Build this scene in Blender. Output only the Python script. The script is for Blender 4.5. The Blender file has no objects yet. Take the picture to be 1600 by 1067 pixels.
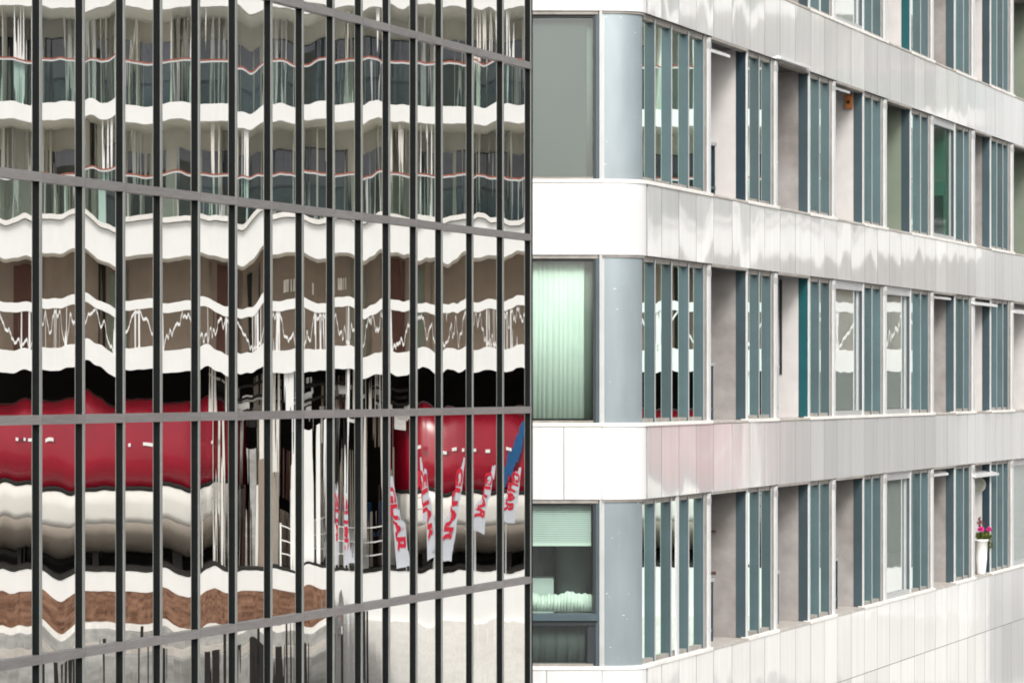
import bpy, bmesh, math, random
from mathutils import Vector
R = random.Random(7)
sc = bpy.context.scene
C = sc.collection

# ------------------------------------------------------------------ camera
F = 4444.0            # focal length in pixels of the 1600 px wide photograph
HY = 602.0            # horizon row
cam_d = bpy.data.cameras.new('camera'); cam = bpy.data.objects.new('camera', cam_d); C.objects.link(cam)
cam.location = (0, 0, 0); cam.rotation_euler = (math.radians(90), 0, 0)
cam_d.sensor_width = 36; cam_d.lens = 36 * F / 1600
cam_d.shift_x = 0; cam_d.shift_y = (HY - 533.5) / 1600
cam_d.clip_start = .5; cam_d.clip_end = 3000
sc.camera = cam

# ------------------------------------------------------------------ world, sun, exposure
SUN = Vector((.10, -.80, .62)).normalized()
w = bpy.data.worlds.new('World'); sc.world = w; w.use_nodes = True
nt = w.node_tree; nt.nodes.clear()
sky = nt.nodes.new('ShaderNodeTexSky'); sky.sky_type = 'NISHITA'; sky.sun_disc = False
sky.sun_elevation = math.asin(SUN.z); sky.sun_rotation = math.atan2(SUN.x, SUN.y)
sky.air_density = 1.0; sky.dust_density = 4.0; sky.ozone_density = 1.0
hs = nt.nodes.new('ShaderNodeHueSaturation'); hs.inputs['Saturation'].default_value = .28
bg = nt.nodes.new('ShaderNodeBackground'); bg.inputs['Strength'].default_value = .13
wo = nt.nodes.new('ShaderNodeOutputWorld')
nt.links.new(sky.outputs[0], hs.inputs['Color']); nt.links.new(hs.outputs[0], bg.inputs['Color']); nt.links.new(bg.outputs[0], wo.inputs['Surface'])
sl = bpy.data.lights.new('sun', 'SUN'); sl.energy = 1.5; sl.angle = math.radians(16); sl.color = (1, .97, .93)
so = bpy.data.objects.new('sun', sl); C.objects.link(so)
so.rotation_euler = SUN.to_track_quat('Z', 'Y').to_euler()
vs = sc.view_settings
sc.display_settings.display_device = 'sRGB'
vs.view_transform = 'Standard'; vs.look = 'None'; vs.gamma = 1; vs.use_curve_mapping = False
vs.exposure = 0.75
sc.cycles.filter_width = 1.9; sc.cycles.max_bounces = 8; sc.cycles.glossy_bounces = 5; sc.cycles.transparent_max_bounces = 12

# ------------------------------------------------------------------ frames of the place
class Facade:
    """a vertical plane through p (x,y) whose horizontal direction vanishes at px vp"""
    def __init__(s, px, depth, vp):
        s.p = Vector(((px - 800) / F * depth, depth)); t = (vp - 800) / F
        s.d = Vector((t, 1)).normalized(); s.m = Vector((-s.d.y, s.d.x))     # m points inwards
    def t(s, px, off=0):                                                       # facade coordinate seen at pixel px, off metres inside
        r = Vector(((px - 800) / F, 1)); q = s.p + s.m * off
        # q + t d = k r
        det = s.d.x * (-r.y) + r.x * s.d.y
        return ((-q.x) * (-r.y) + r.x * (-q.y)) / det
    def P(s, t, off, z): v = s.p + s.d * t + s.m * off; return Vector((v.x, v.y, z))
    def depth(s, t, off=0): return (s.p + s.d * t + s.m * off).y
GL = Facade(831, 33.2, 2700)      # the mirror glass building
SB = Facade(1010, 42.4, 2650)     # the side of the panelled building

def hexa(bm, c):
    v = [bm.verts.new(p) for p in c]
    for f in ((0,1,2,3),(4,7,6,5),(0,4,5,1),(1,5,6,2),(2,6,7,3),(3,7,4,0)): bm.faces.new([v[i] for i in f])
def fbox(bm, fr, t0, t1, o0, o1, z0, z1):
    hexa(bm, [fr.P(t0,o0,z0), fr.P(t1,o0,z0), fr.P(t1,o1,z0), fr.P(t0,o1,z0), fr.P(t0,o0,z1), fr.P(t1,o0,z1), fr.P(t1,o1,z1), fr.P(t0,o1,z1)])
def box(bm, x0, x1, y0, y1, z0, z1):
    hexa(bm, [(x0,y0,z0),(x1,y0,z0),(x1,y1,z0),(x0,y1,z0),(x0,y0,z1),(x1,y0,z1),(x1,y1,z1),(x0,y1,z1)])
def finish(name, bm, mat, parent=None, smooth=False, bevel=0):
    bmesh.ops.recalc_face_normals(bm, faces=bm.faces)
    if bevel:
        try: bmesh.ops.bevel(bm, geom=bm.edges[:], offset=bevel, segments=1, affect='EDGES')
        except Exception: pass
    me = bpy.data.meshes.new(name); bm.to_mesh(me); bm.free()
    if mat: me.materials.append(mat)
    if smooth:
        for p in me.polygons: p.use_smooth = True
    o = bpy.data.objects.new(name, me); C.objects.link(o)
    if parent: o.parent = parent; o.matrix_parent_inverse = parent.matrix_world.inverted()
    return o
def NB(): return bmesh.new()
def thing(name, loc, label, cat, group=None):
    o = bpy.data.objects.new(name, None); C.objects.link(o); o.location = loc; o.empty_display_size = .3
    o['label'] = label; o['category'] = cat
    if group: o['group'] = group
    o.matrix_world = __import__('mathutils').Matrix.Translation(loc)
    return o
def structure(o): o['kind'] = 'structure'; return o

# ------------------------------------------------------------------ materials
def lin(h):
    c = [int(h[i:i+2], 16) / 255 for i in (0, 2, 4)]
    return tuple((x / 12.92 if x <= .04045 else ((x + .055) / 1.055) ** 2.4) for x in c)
def newmat(name):
    m = bpy.data.materials.new(name); m.use_nodes = True; m.node_tree.nodes.clear()
    return m, m.node_tree
def mat(name, col, rough=.6, metal=0., spec=.5, var=.08, scale=3., stretch=(1,1,1), col2=None, bump=0., bscale=40., dirt=0., perobj=0.):
    m, t = newmat(name); N = t.nodes; L = t.links
    out = N.new('ShaderNodeOutputMaterial'); b = N.new('ShaderNodeBsdfPrincipled'); L.new(b.outputs[0], out.inputs[0])
    g = N.new('ShaderNodeNewGeometry'); mp = N.new('ShaderNodeMapping'); mp.inputs['Scale'].default_value = stretch
    L.new(g.outputs['Position'], mp.inputs[0])
    n = N.new('ShaderNodeTexNoise'); n.inputs['Scale'].default_value = scale; n.inputs['Detail'].default_value = 5; L.new(mp.outputs[0], n.inputs['Vector'])
    r = N.new('ShaderNodeValToRGB'); r.color_ramp.elements[0].position = .3; r.color_ramp.elements[1].position = .7
    c2 = col2 or tuple(min(1, x * (1 + var)) for x in col)
    r.color_ramp.elements[0].color = (*[x * (1 - var) for x in col], 1); r.color_ramp.elements[1].color = (*c2, 1)
    L.new(n.outputs[0], r.inputs[0]); src = r.outputs[0]
    if dirt:
        n2 = N.new('ShaderNodeTexNoise'); n2.inputs['Scale'].default_value = .9; n2.inputs['Detail'].default_value = 7; L.new(g.outputs['Position'], n2.inputs['Vector'])
        r2 = N.new('ShaderNodeValToRGB'); r2.color_ramp.elements[0].position = .42; r2.color_ramp.elements[1].position = .72
        mx = N.new('ShaderNodeMix'); mx.data_type = 'RGBA'; mx.blend_type = 'MULTIPLY'
        L.new(n2.outputs[0], r2.inputs[0]); mu = N.new('ShaderNodeMath'); mu.operation = 'MULTIPLY'; mu.inputs[1].default_value = dirt
        L.new(r2.outputs[0], mu.inputs[0]); L.new(mu.outputs[0], mx.inputs['Factor']); L.new(src, mx.inputs['A']); mx.inputs['B'].default_value = (.45, .42, .38, 1); src = mx.outputs['Result']
    if perobj:
        oi = N.new('ShaderNodeObjectInfo'); h = N.new('ShaderNodeHueSaturation'); ma = N.new('ShaderNodeMapRange')
        ma.inputs['To Min'].default_value = 1 - perobj; ma.inputs['To Max'].default_value = 1 + perobj
        sp = N.new('ShaderNodeSeparateColor'); L.new(oi.outputs['Color'], sp.inputs[0]); L.new(sp.outputs[1], ma.inputs[0]); L.new(ma.outputs[0], h.inputs['Value']); L.new(src, h.inputs['Color']); src = h.outputs[0]
    L.new(src, b.inputs['Base Color'])
    b.inputs['Roughness'].default_value = rough; b.inputs['Metallic'].default_value = metal; b.inputs['Specular IOR Level'].default_value = spec
    if name == 'pale_blue_pillar_sheet':
        m4 = N.new('ShaderNodeMapping'); m4.inputs['Scale'].default_value = (9, 9, 26); L.new(g.outputs['Position'], m4.inputs[0])
        n4 = N.new('ShaderNodeTexNoise'); n4.inputs['Scale'].default_value = 1; n4.inputs['Detail'].default_value = 2; L.new(m4.outputs[0], n4.inputs['Vector'])
        r4 = N.new('ShaderNodeValToRGB'); r4.color_ramp.elements[0].position = .74; r4.color_ramp.elements[1].position = .77; L.new(n4.outputs[0], r4.inputs[0])
        x4 = N.new('ShaderNodeMix'); x4.data_type = 'RGBA'; L.new(r4.outputs[0], x4.inputs['Factor']); L.new(src, x4.inputs['A']); x4.inputs['B'].default_value = (.8, .8, .8, 1); L.new(x4.outputs['Result'], b.inputs['Base Color'])
    if bump:
        n3 = N.new('ShaderNodeTexNoise'); n3.inputs['Scale'].default_value = bscale; n3.inputs['Detail'].default_value = 4; L.new(mp.outputs[0], n3.inputs['Vector'])
        bp = N.new('ShaderNodeBump'); bp.inputs['Strength'].default_value = 1; bp.inputs['Distance'].default_value = bump; L.new(n3.outputs[0], bp.inputs['Height']); L.new(bp.outputs[0], b.inputs['Normal'])
    return m

def wavy_normal(t, fr, ax, az, fx=5.0, fz=.7, axl=0., azl=.9, zper=.5):
    """rolled-glass waviness: normal = N + bx*d + bz*z.  Object colour R = seed of the pane."""
    N = t.nodes; L = t.links
    g = N.new('ShaderNodeNewGeometry'); oi = N.new('ShaderNodeObjectInfo')
    sep = N.new('ShaderNodeSeparateXYZ'); L.new(g.outputs['Position'], sep.inputs[0])
    dt = N.new('ShaderNodeVectorMath'); dt.operation = 'DOT_PRODUCT'; dt.inputs[1].default_value = (fr.d.x, fr.d.y, 0); L.new(g.outputs['Position'], dt.inputs[0])
    sc_ = N.new('ShaderNodeSeparateColor'); L.new(oi.outputs['Color'], sc_.inputs[0])
    def mul(a, k):
        m = N.new('ShaderNodeMath'); m.operation = 'MULTIPLY'; L.new(a, m.inputs[0])
        if isinstance(k, (int, float)): m.inputs[1].default_value = k
        else: L.new(k, m.inputs[1])
        return m.outputs[0]
    def add(a, b):
        m = N.new('ShaderNodeMath'); m.operation = 'ADD'; L.new(a, m.inputs[0]); L.new(b, m.inputs[1]); return m.outputs[0]
    seed = mul(sc_.outputs[0], 91.0)
    def noise(kx, kz, off, detail=1):
        c = N.new('ShaderNodeCombineXYZ'); L.new(mul(dt.outputs['Value'], kx), c.inputs[0]); L.new(mul(sep.outputs['Z'], kz), c.inputs[1])
        a = N.new('ShaderNodeMath'); a.operation = 'ADD'; a.inputs[1].default_value = off; L.new(seed, a.inputs[0]); L.new(a.outputs[0], c.inputs[2])
        n = N.new('ShaderNodeTexNoise'); n.inputs['Scale'].default_value = 1; n.inputs['Detail'].default_value = detail; n.inputs['Roughness'].default_value = .55
        L.new(c.outputs[0], n.inputs['Vector'])
        s = N.new('ShaderNodeMath'); s.operation = 'SUBTRACT'; s.inputs[1].default_value = .5; L.new(n.outputs[0], s.inputs[0]); return s.outputs[0]
    amp = N.new('ShaderNodeMapRange'); amp.inputs['To Min'].default_value = .25; amp.inputs['To Max'].default_value = 1.5; L.new(sc_.outputs[1], amp.inputs[0])
    bx = mul(noise(fx, fz, 0, 2.5), ax * 2)
    if axl: bx = add(bx, mul(noise(1.2, .35, 7, 0), axl * 2))
    bx = mul(bx, amp.outputs[0])
    bz = add(mul(noise(1.9, zper, 17, 0), az * 3.2), mul(noise(5.5, .9, 31, 0), az * azl))
    amp2 = N.new('ShaderNodeMapRange'); amp2.inputs['To Min'].default_value = .35; amp2.inputs['To Max'].default_value = 1.6; L.new(sc_.outputs[2], amp2.inputs[0]); bz = mul(bz, amp2.outputs[0])
    vm1 = N.new('ShaderNodeVectorMath'); vm1.operation = 'SCALE'; vm1.inputs[0].default_value = (fr.d.x, fr.d.y, 0); L.new(bx, vm1.inputs['Scale'])
    vm2 = N.new('ShaderNodeVectorMath'); vm2.operation = 'SCALE'; vm2.inputs[0].default_value = (0, 0, 1); L.new(bz, vm2.inputs['Scale'])
    a1 = N.new('ShaderNodeVectorMath'); a1.operation = 'ADD'; L.new(vm1.outputs[0], a1.inputs[0]); L.new(vm2.outputs[0], a1.inputs[1])
    a2 = N.new('ShaderNodeVectorMath'); a2.operation = 'ADD'; L.new(a1.outputs[0], a2.inputs[0]); L.new(g.outputs['Normal'], a2.inputs[1])
    nn = N.new('ShaderNodeVectorMath'); nn.operation = 'NORMALIZE'; L.new(a2.outputs[0], nn.inputs[0])
    return nn.outputs[0]
def mirror_mat(name, col, fr, ax, az, through=0., tcol=(.3,.5,.45), **k):
    m, t = newmat(name); N = t.nodes; L = t.links
    out = N.new('ShaderNodeOutputMaterial'); gl = N.new('ShaderNodeBsdfGlossy'); gl.inputs['Color'].default_value = (*col, 1); gl.inputs['Roughness'].default_value = 0.0
    L.new(wavy_normal(t, fr, ax, az, **k), gl.inputs['Normal'])
    if through:
        tr = N.new('ShaderNodeBsdfTransparent'); tr.inputs[0].default_value = (*tcol, 1); mx = N.new('ShaderNodeMixShader'); mx.inputs[0].default_value = through
        L.new(gl.outputs[0], mx.inputs[1]); L.new(tr.outputs[0], mx.inputs[2]); L.new(mx.outputs[0], out.inputs[0])
    else: L.new(gl.outputs[0], out.inputs[0])
    return m
def clear_mat(name, tcol, refl=.1, gcol=(.9,.95,.95)):
    m, t = newmat(name); N = t.nodes; L = t.links
    out = N.new('ShaderNodeOutputMaterial'); gl = N.new('ShaderNodeBsdfGlossy'); gl.inputs['Color'].default_value = (*gcol, 1); gl.inputs['Roughness'].default_value = .06
    L.new(wavy_normal(t, Facade(900, 42.1, 1e9), .004, .004, fx=3, fz=.8), gl.inputs['Normal'])
    tr = N.new('ShaderNodeBsdfTransparent'); tr.inputs[0].default_value = (*tcol, 1); mx = N.new('ShaderNodeMixShader'); mx.inputs[0].default_value = refl
    L.new(tr.outputs[0], mx.inputs[1]); L.new(gl.outputs[0], mx.inputs[2]); L.new(mx.outputs[0], out.inputs[0])
    return m
def panel_mat(name, fr, col=(.675,.675,.665), gl_fac=.34, rough=.06, ax=.012, az=.02):
    """anodised aluminium sheet: pale satin body under a wavy gloss"""
    m, t = newmat(name); N = t.nodes; L = t.links
    out = N.new('ShaderNodeOutputMaterial'); df = N.new('ShaderNodeBsdfDiffuse'); gl = N.new('ShaderNodeBsdfGlossy')
    gl.inputs['Color'].default_value = (.92, .92, .92, 1); gl.inputs['Roughness'].default_value = rough
    L.new(wavy_normal(t, fr, ax, az, fx=2.6, fz=.35, axl=ax * .8, zper=.35), gl.inputs['Normal'])
    g = N.new('ShaderNodeNewGeometry'); mp = N.new('ShaderNodeMapping'); mp.inputs['Scale'].default_value = (9, 9, .35); L.new(g.outputs['Position'], mp.inputs[0])
    n = N.new('ShaderNodeTexNoise'); n.inputs['Scale'].default_value = 1; n.inputs['Detail'].default_value = 5; L.new(mp.outputs[0], n.inputs['Vector'])
    r = N.new('ShaderNodeValToRGB'); r.color_ramp.elements[0].position = .3; r.color_ramp.elements[1].position = .75
    r.color_ramp.elements[0].color = (*[x * .93 for x in col], 1); r.color_ramp.elements[1].color = (*[min(1, x * 1.05) for x in col], 1); L.new(n.outputs[0], r.inputs[0])
    oi = N.new('ShaderNodeObjectInfo'); sp = N.new('ShaderNodeSeparateColor'); L.new(oi.outputs['Color'], sp.inputs[0])
    ma = N.new('ShaderNodeMapRange'); ma.inputs['To Min'].default_value = .90; ma.inputs['To Max'].default_value = 1.05; L.new(sp.outputs[1], ma.inputs[0])
    h = N.new('ShaderNodeHueSaturation'); L.new(ma.outputs[0], h.inputs['Value']); L.new(r.outputs[0], h.inputs['Color']); L.new(h.outputs[0], df.inputs['Color'])
    mx = N.new('ShaderNodeMixShader'); mx.inputs[0].default_value = gl_fac; L.new(df.outputs[0], mx.inputs[1]); L.new(gl.outputs[0], mx.inputs[2]); L.new(mx.outputs[0], out.inputs[0])
    return m

M = dict(
    mirror   = mirror_mat('mirror_glass', (.74, .735, .72), GL, .0062, .0038, fx=8.0, fz=.22, axl=.002, azl=.6),
    window   = mirror_mat('green_mirror_glass', (.84, .97, .92), SB, .0022, .0014, through=.06, fx=4, fz=.5, axl=.002),
    big      = mirror_mat('blind_window_glass', (1, 1, 1), SB, .004, .0022, through=.45, tcol=(.95,1,.98), fx=6, fz=.5, axl=.001),
    clear    = clear_mat('green_tinted_glass', (.72, .835, .79), .07),
    greenp   = clear_mat('deep_green_glass', (.16, .42, .33), .16),
    rail_gl  = clear_mat('balustrade_glass', (.80, .87, .85), .02),
    dark_win = mat('dark_window_glass', (.085, .095, .135), .03, 0, 1.0, var=.5, scale=.7),
    fin_dark = mat('black_mullion_paint', (.0055, .007, .007), .5, 0, .08, var=.15, scale=6),
    fin_trim = mat('grey_mullion_edge', (.26, .265, .25), .35, .3, .5, var=.08),
    transom  = mat('grey_satin_transom', (.235, .225, .222), .33, .4, .5, var=.12, scale=5, stretch=(1,1,9), perobj=.08),
    joint    = mat('joint_shadow_board', (.09, .09, .088), .8),
    core     = mat('dark_core', (.02, .02, .02), .8),
    panel_s  = panel_mat('side_aluminium_panel', SB, ax=.010, az=.016),
    panel_f  = panel_mat('front_aluminium_panel', Facade(900, 42.1, 1e9), col=(.73,.735,.735), gl_fac=.3, rough=.22, ax=.004, az=.006),
    pillar   = mat('pale_blue_pillar_sheet', (.285, .335, .36), .24, .35, .6, var=.07, scale=1.4, stretch=(3,3,.6), dirt=.25),
    fin_blue = mat('blue_grey_fin', (.044, .070, .082), .45, 0, .5, var=.08, perobj=.25, dirt=.25),
    fin_teal = mat('teal_fin', (.006, .075, .085), .45, 0, .5, var=.08),
    fin_navy = mat('navy_fin', (.014, .032, .046), .45, 0, .5, var=.08),
    al_trim  = mat('light_aluminium_trim', (.40, .41, .41), .35, .2, .5, var=.06, perobj=.1),
    white_tr = mat('white_trim', (.60, .61, .61), .4, 0, .5, var=.05, dirt=.15),
    head     = mat('beige_head_rail', (.30, .28, .255), .6, 0, .4, var=.18, scale=7, dirt=.5),
    sill     = mat('pale_sill', (.80, .78, .74), .5, 0, .4, var=.08, scale=8, dirt=.25),
    lfloor   = mat('loggia_floor_concrete', (.48, .45, .41), .8, 0, .3, var=.12, scale=5, dirt=.3),
    concrete = mat('loggia_concrete', (.30, .282, .272), .85, 0, .3, var=.14, scale=3.5, bump=.004, bscale=22, dirt=.55),
    concrete_l = mat('pale_loggia_plaster', (.52, .50, .49), .8, 0, .3, var=.06, scale=3, bump=.002, bscale=30),
    concrete_g = mat('olive_loggia_wall', (.17, .20, .155), .8, 0, .3, var=.06, scale=3),
    blind    = mat('window_blind', (.74, .76, .74), .8, 0, .3, var=.03),
    plainblind = mat('grey_roller_blind', (.10, .103, .10), .85, 0, .3, var=.02),
    wall_strip   = mat('wall_stand_in_sheet', (.24, .25, .225), .85, 0, .3, var=.03),  # for added sheets that stand in for the room wall
    curtain  = mat('pale_curtain', (.82, .84, .78), .85, 0, .3, var=.04),
    inner    = mat('room_wall', (.25, .27, .25), .8, 0, .3),
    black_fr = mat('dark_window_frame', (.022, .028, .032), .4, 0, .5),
    cream    = mat('cream_render', (.72, .69, .63), .8, 0, .3, var=.05, scale=1.2),
    cream_s  = mat('cream_soffit', (.80, .77, .70), .8, 0, .3, var=.04, scale=1),
    white    = mat('white_balcony_edge', (.82, .82, .80), .5, 0, .4, var=.03, scale=1.5),
    brownw   = mat('taupe_wall', (.27, .215, .17), .8, 0, .3, var=.12, scale=.9),
    redbrown = mat('maroon_shutter', (.10, .045, .035), .7, 0, .3),
    rust     = mat('red_handrail', (.33, .09, .05), .5, 0, .5),
    red      = mat('red_hull_paint', (.29, .005, .020), .25, 0, .6, var=.12, scale=1.0),
    hullw    = mat('white_hull_paint', (.72, .70, .65), .3, 0, .5, var=.05, scale=1.3),
    hulld    = mat('grey_brown_hull_shade', (.30, .26, .215), .45, 0, .5, var=.08, scale=1.3),  # white hull's underside, its shade put into the colour
    blue     = mat('blue_paint', (.012, .085, .22), .35, 0, .5, var=.1),
    letter   = mat('red_lettering', (.52, .012, .035), .4, 0, .5),
    banner   = mat('grey_white_banner', (.50, .52, .57), .7, 0, .3, var=.05),
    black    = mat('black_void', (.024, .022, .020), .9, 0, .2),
    gravel   = mat('rusty_gravel', (.12, .05, .025), .9, 0, .3, var=.45, scale=4, col2=(.22,.12,.075), bump=.02, bscale=12),
    stone    = mat('grey_stone', (.36, .36, .345), .85, 0, .3, var=.2, scale=5, dirt=.6),
    asphalt  = mat('asphalt', (.30, .30, .29), .9, 0, .3, var=.25, scale=2, dirt=.5),
    hill     = mat('dark_green_hillside', (.05, .065, .035), .95, 0, .2, var=.4, scale=.15),
    orange   = mat('orange_birdhouse_wood', (.46, .17, .05), .6, 0, .3, var=.12, scale=30),
    leaf     = mat('pot_plant_leaf', (.10, .13, .02), .5, 0, .4, var=.5, scale=20),
    pink     = mat('pink_petal', (.75, .03, .30), .6, 0, .3, var=.2, scale=30),
    maroon   = mat('dark_red_leaf', (.18, .02, .02), .6, 0, .3, var=.3, scale=30),
    pot      = mat('white_glazed_pot', (.80, .79, .76), .3, 0, .5, var=.03),
    plate    = mat('pale_green_plate', (.42, .44, .36), .4, 0, .5, var=.3, scale=9),
)
def shade(o): o.color = (R.random(), R.random(), R.random(), 1); return o

# ================================================================== the mirror glass building
gb = thing('glass_building', tuple(GL.P(0, .5, -9.3)), 'dark glass office block whose wavy mirror panes reflect the balconies across the street', 'building')
EDG = [66, 133, 196, 254, 313, 371, 426, 475, 523, 567, 610, 652.5, 692, 740, 787.5, 831]
OUT = .039                                                       # how far fins stand proud
tt = [GL.t(x, -OUT) for x in EDG]
step = tt[1] - tt[0]
tt = [tt[0] - 2.01 * step, tt[0] - 1.0 * step] + tt              # two columns left of the frame edge
K = 33.2 / F
zt = [(497 + 267) * K, 497 * K, 230 * K, -38 * K, -302.5 * K, (-302.5 - 267) * K]   # transom middles
TH = .078; FW = .036
for i in range(len(tt) - 1):
    a, b = tt[i], tt[i + 1]
    for j in range(len(zt) - 1):
        z1, z0 = zt[j] - TH / 2, zt[j + 1] + TH / 2
        bm = NB(); v = [bm.verts.new(GL.P(*q)) for q in ((a - .02, 0, z0 - .02), (b - .02, 0, z0 - .02), (b - .02, 0, z1 + .02), (a - .02, 0, z1 + .02))]
        f = bm.faces.new(v); bm.normal_update()
        if f.normal.dot(Vector((-GL.m.x, -GL.m.y, 0))) < 0: f.normal_flip()
        me = bpy.data.meshes.new('glass_pane'); bm.to_mesh(me); bm.free(); me.materials.append(M['mirror'])
        o = bpy.data.objects.new('glass_pane', me); C.objects.link(o); o.parent = gb; o.matrix_parent_inverse = gb.matrix_world.inverted(); shade(o)
        if j <= 1: o.color = (o.color[0], R.uniform(.55, 1), o.color[2], 1)
        if i >= 12 and j == 3: o.color = (o.color[0], .05, o.color[2] * .5, 1)      # calmer panes near the corner
        bm = NB(); fbox(bm, GL, b - FW, b - .008, -OUT + .004, .01, z0, z1)
        fin = finish('mullion', bm, M['fin_dark'], gb)
        bm = NB(); fbox(bm, GL, b - FW - .001, b, -OUT, -OUT + .0045, z0, z1)
        finish('edge_strip', bm, M['fin_trim'], fin)
    for j in range(1, len(zt) - 1):
        bm = NB(); fbox(bm, GL, a + .003, b - .003, -OUT - .003, .02, zt[j] - TH / 2, zt[j] + TH / 2)
        shade(finish('transom', bm, M['transom'], gb))
bm = NB(); fbox(bm, GL, tt[0] - 1, tt[-1] - .01, .03, 9.0, -9.3, 9.0); finish('core_wall', bm, M['core'], gb)
bm = NB(); fbox(bm, GL, tt[-1] - .008, tt[-1] + .012, -OUT - .006, .35, -9.3, 9.0); finish('corner_strip', bm, M['fin_dark'], gb)

# ================================================================== the panelled building
pb = thing('office_building', tuple(SB.P(0, .6, -9.3)), 'pale office block with white metal bands, rounded corner and teal window fins', 'building')
H = 3.61
TOPS = [6.66, 3.05, -.555, -4.155]            # tops of the bands, = floors of rows 0..3
BOTS = [5.545, 1.932, -1.69, -5.41]
T = SB.t
# plan of the rounded corner
A0 = Vector((1.336, 42.1)); A2 = Vector(((1010 - 800) / F * 42.4, 42.4)); A1 = Vector((A2.x - .30 * SB.d.x / SB.d.y, 42.1))
def arc(k, off=0):
    p = A0 * (1 - k) ** 2 + A1 * 2 * k * (1 - k) + A2 * k * k
    g = (A1 - A0) * (1 - k) + (A2 - A1) * k; g.normalize(); return p + Vector((-g.y, g.x)) * off
def front(px, off=0): return Vector(((px - 800) / F * 42.1, 42.1 + off))
def strip(name, mat_, pts_fn, ks, o0, o1, z0, z1, parent, smooth=True):
    """solid following a plan curve"""
    bm = NB(); cols = []
    for k in ks:
        a = pts_fn(k, o0); b = pts_fn(k, o1)
        cols.append([bm.verts.new((a.x, a.y, z0)), bm.verts.new((a.x, a.y, z1)), bm.verts.new((b.x, b.y, z1)), bm.verts.new((b.x, b.y, z0))])
    for p, q in zip(cols, cols[1:]):
        for i in range(4): bm.faces.new((p[i], q[i], q[(i + 1) % 4], p[(i + 1) % 4]))
    bm.faces.new(cols[0]); bm.faces.new(cols[-1][::-1])
    o = finish(name, bm, mat_, parent)
    if smooth:
        for p in o.data.polygons: p.use_smooth = abs(p.normal.z) < .5 and len(p.vertices) == 4
        try: o.data.set_sharp_from_angle(angle=math.radians(30))
        except Exception: pass
    return o
SEAM = [1012, 1034, 1061, 1088, 1115, 1144, 1172, 1195, 1219, 1243, 1267, 1288, 1308, 1330, 1351, 1371, 1390, 1408, 1429, 1445, 1462, 1480, 1498, 1512, 1524, 1540, 1555, 1567, 1581, 1598, 1612, 1626, 1640]
st = [T(x) for x in SEAM]
J = .010
for r in range(4):
    z0, z1 = BOTS[r], TOPS[r]
    for a, b in zip(st, st[1:]):
        bm = NB(); fbox(bm, SB, a + J, b - J, R.uniform(-.0012, .0008), .02, z0, z1 - .055); shade(finish('fascia_panel', bm, M['panel_s'], pb))
    fs = {0: [700, 765, 830, 945], 1: [700, 765, 830, 945], 2: [700, 790, 881, 945], 3: [700, 790, 854, 945]}[r]
    for a, b in zip(fs, fs[1:]):
        bm = NB(); x0 = front(a).x + J * .5; x1 = min(front(b).x, A0.x) - J * .5; box(bm, x0, x1, 42.1, 42.13, z0, z1 - .055); shade(finish('fascia_panel', bm, M['panel_f'], pb, bevel=.0015))
    shade(strip('fascia_panel', M['panel_f'], arc, [i / 16 for i in range(17)], 0, .03, z0, z1 - .055, pb))
    # backing of the band
    bm = NB(); fbox(bm, SB, T(1013), T(1700), .002, 1.9, z0 + .004, z1 - .03); finish('floor_slab', bm, M['joint'], pb)
    strip('floor_slab', M['joint'], arc, [i / 16 for i in range(17)], .010, .5, z0 + .004, z1 - .03, pb)
    bm = NB(); box(bm, -3, 1.33, 42.110, 47, z0 + .004, z1 - .03); finish('floor_slab', bm, M['joint'], pb)
# lower cladding under the lowest band
for a, b in zip(st, st[1:]):
    bm = NB(); fbox(bm, SB, a + J, b - J, .004, .034, -9.2, BOTS[3] - .012); shade(finish('fascia_panel', bm, M['panel_s'], pb))
bm = NB(); fbox(bm, SB, T(1013), T(1700), .006, 1.9, -9.3, BOTS[3] - .005); finish('floor_slab', bm, M['core'], pb)
strip('fascia_panel', M['panel_f'], arc, [i / 16 for i in range(17)], .004, .034, -9.2, BOTS[3] - .012, pb)
bm = NB(); box(bm, -3, A0.x, 42.104, 42.134, -9.2, BOTS[3] - .012); finish('fascia_panel', bm, M['panel_f'], pb)
# back of the building so that no light leaks through
bm = NB(); fbox(bm, SB, T(1008), T(1700), 1.9, 2.0, -9.3, 10.4); finish('back_wall', bm, M['concrete'], pb)
bm = NB(); box(bm, -3, 1.3, 47, 47.1, -9.3, 10.4); finish('back_wall', bm, M['core'], pb)
bm = NB(); fbox(bm, SB, T(1000), T(1700), .03, 2.0, BOTS[0] + H, TOPS[0] + H); finish('floor_slab', bm, M['head'], pb)

# ---- side: rows of window bays and loggias.  px values are where the photograph shows them
WG = [  # window groups: start px, fin right edges px, frame px, post px
    (1007, [1024.5, 1050.5, 1077, 1100.5], 1104.3, 1109),
    (1166, [1187, 1205.5], 1209, 1213.3),
    (1263, [1281, 1297], 1300, 1304),
    (1348, [1363, 1377], 1380, 1384.2),
    (1422, [1439, 1451], 1454, 1457.5),
    (1491, [1506, 1515], 1518, 1522),
    (1547, [1558, 1567.5, 1575.5], 1579, 1582.5),
]
BAYS = [(1109, 1166), (1213.3, 1263), (1304, 1348), (1384.2, 1422), (1457.5, 1491), (1522, 1547), (1582.5, 1625)]
KIND = {0: ['l', 'l', 'w', 'lp', 'l', 'lp', 'lg'], 1: ['lp', 'l', 'lp', 'lg', 'g', 'l', 'lg'], 2: ['l', 'lp', 'w', 'w', 'l', 'lp', 'lp'], 3: ['l', 'l', 'l', 'w', 'l', 'lp', 'w']}
TEAL = {(0, 3): 'fin_teal', (1, 0): 'fin_navy', (2, 1): 'fin_teal', (2, 6): 'fin_navy', (3, 5): 'fin_navy'}
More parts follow.
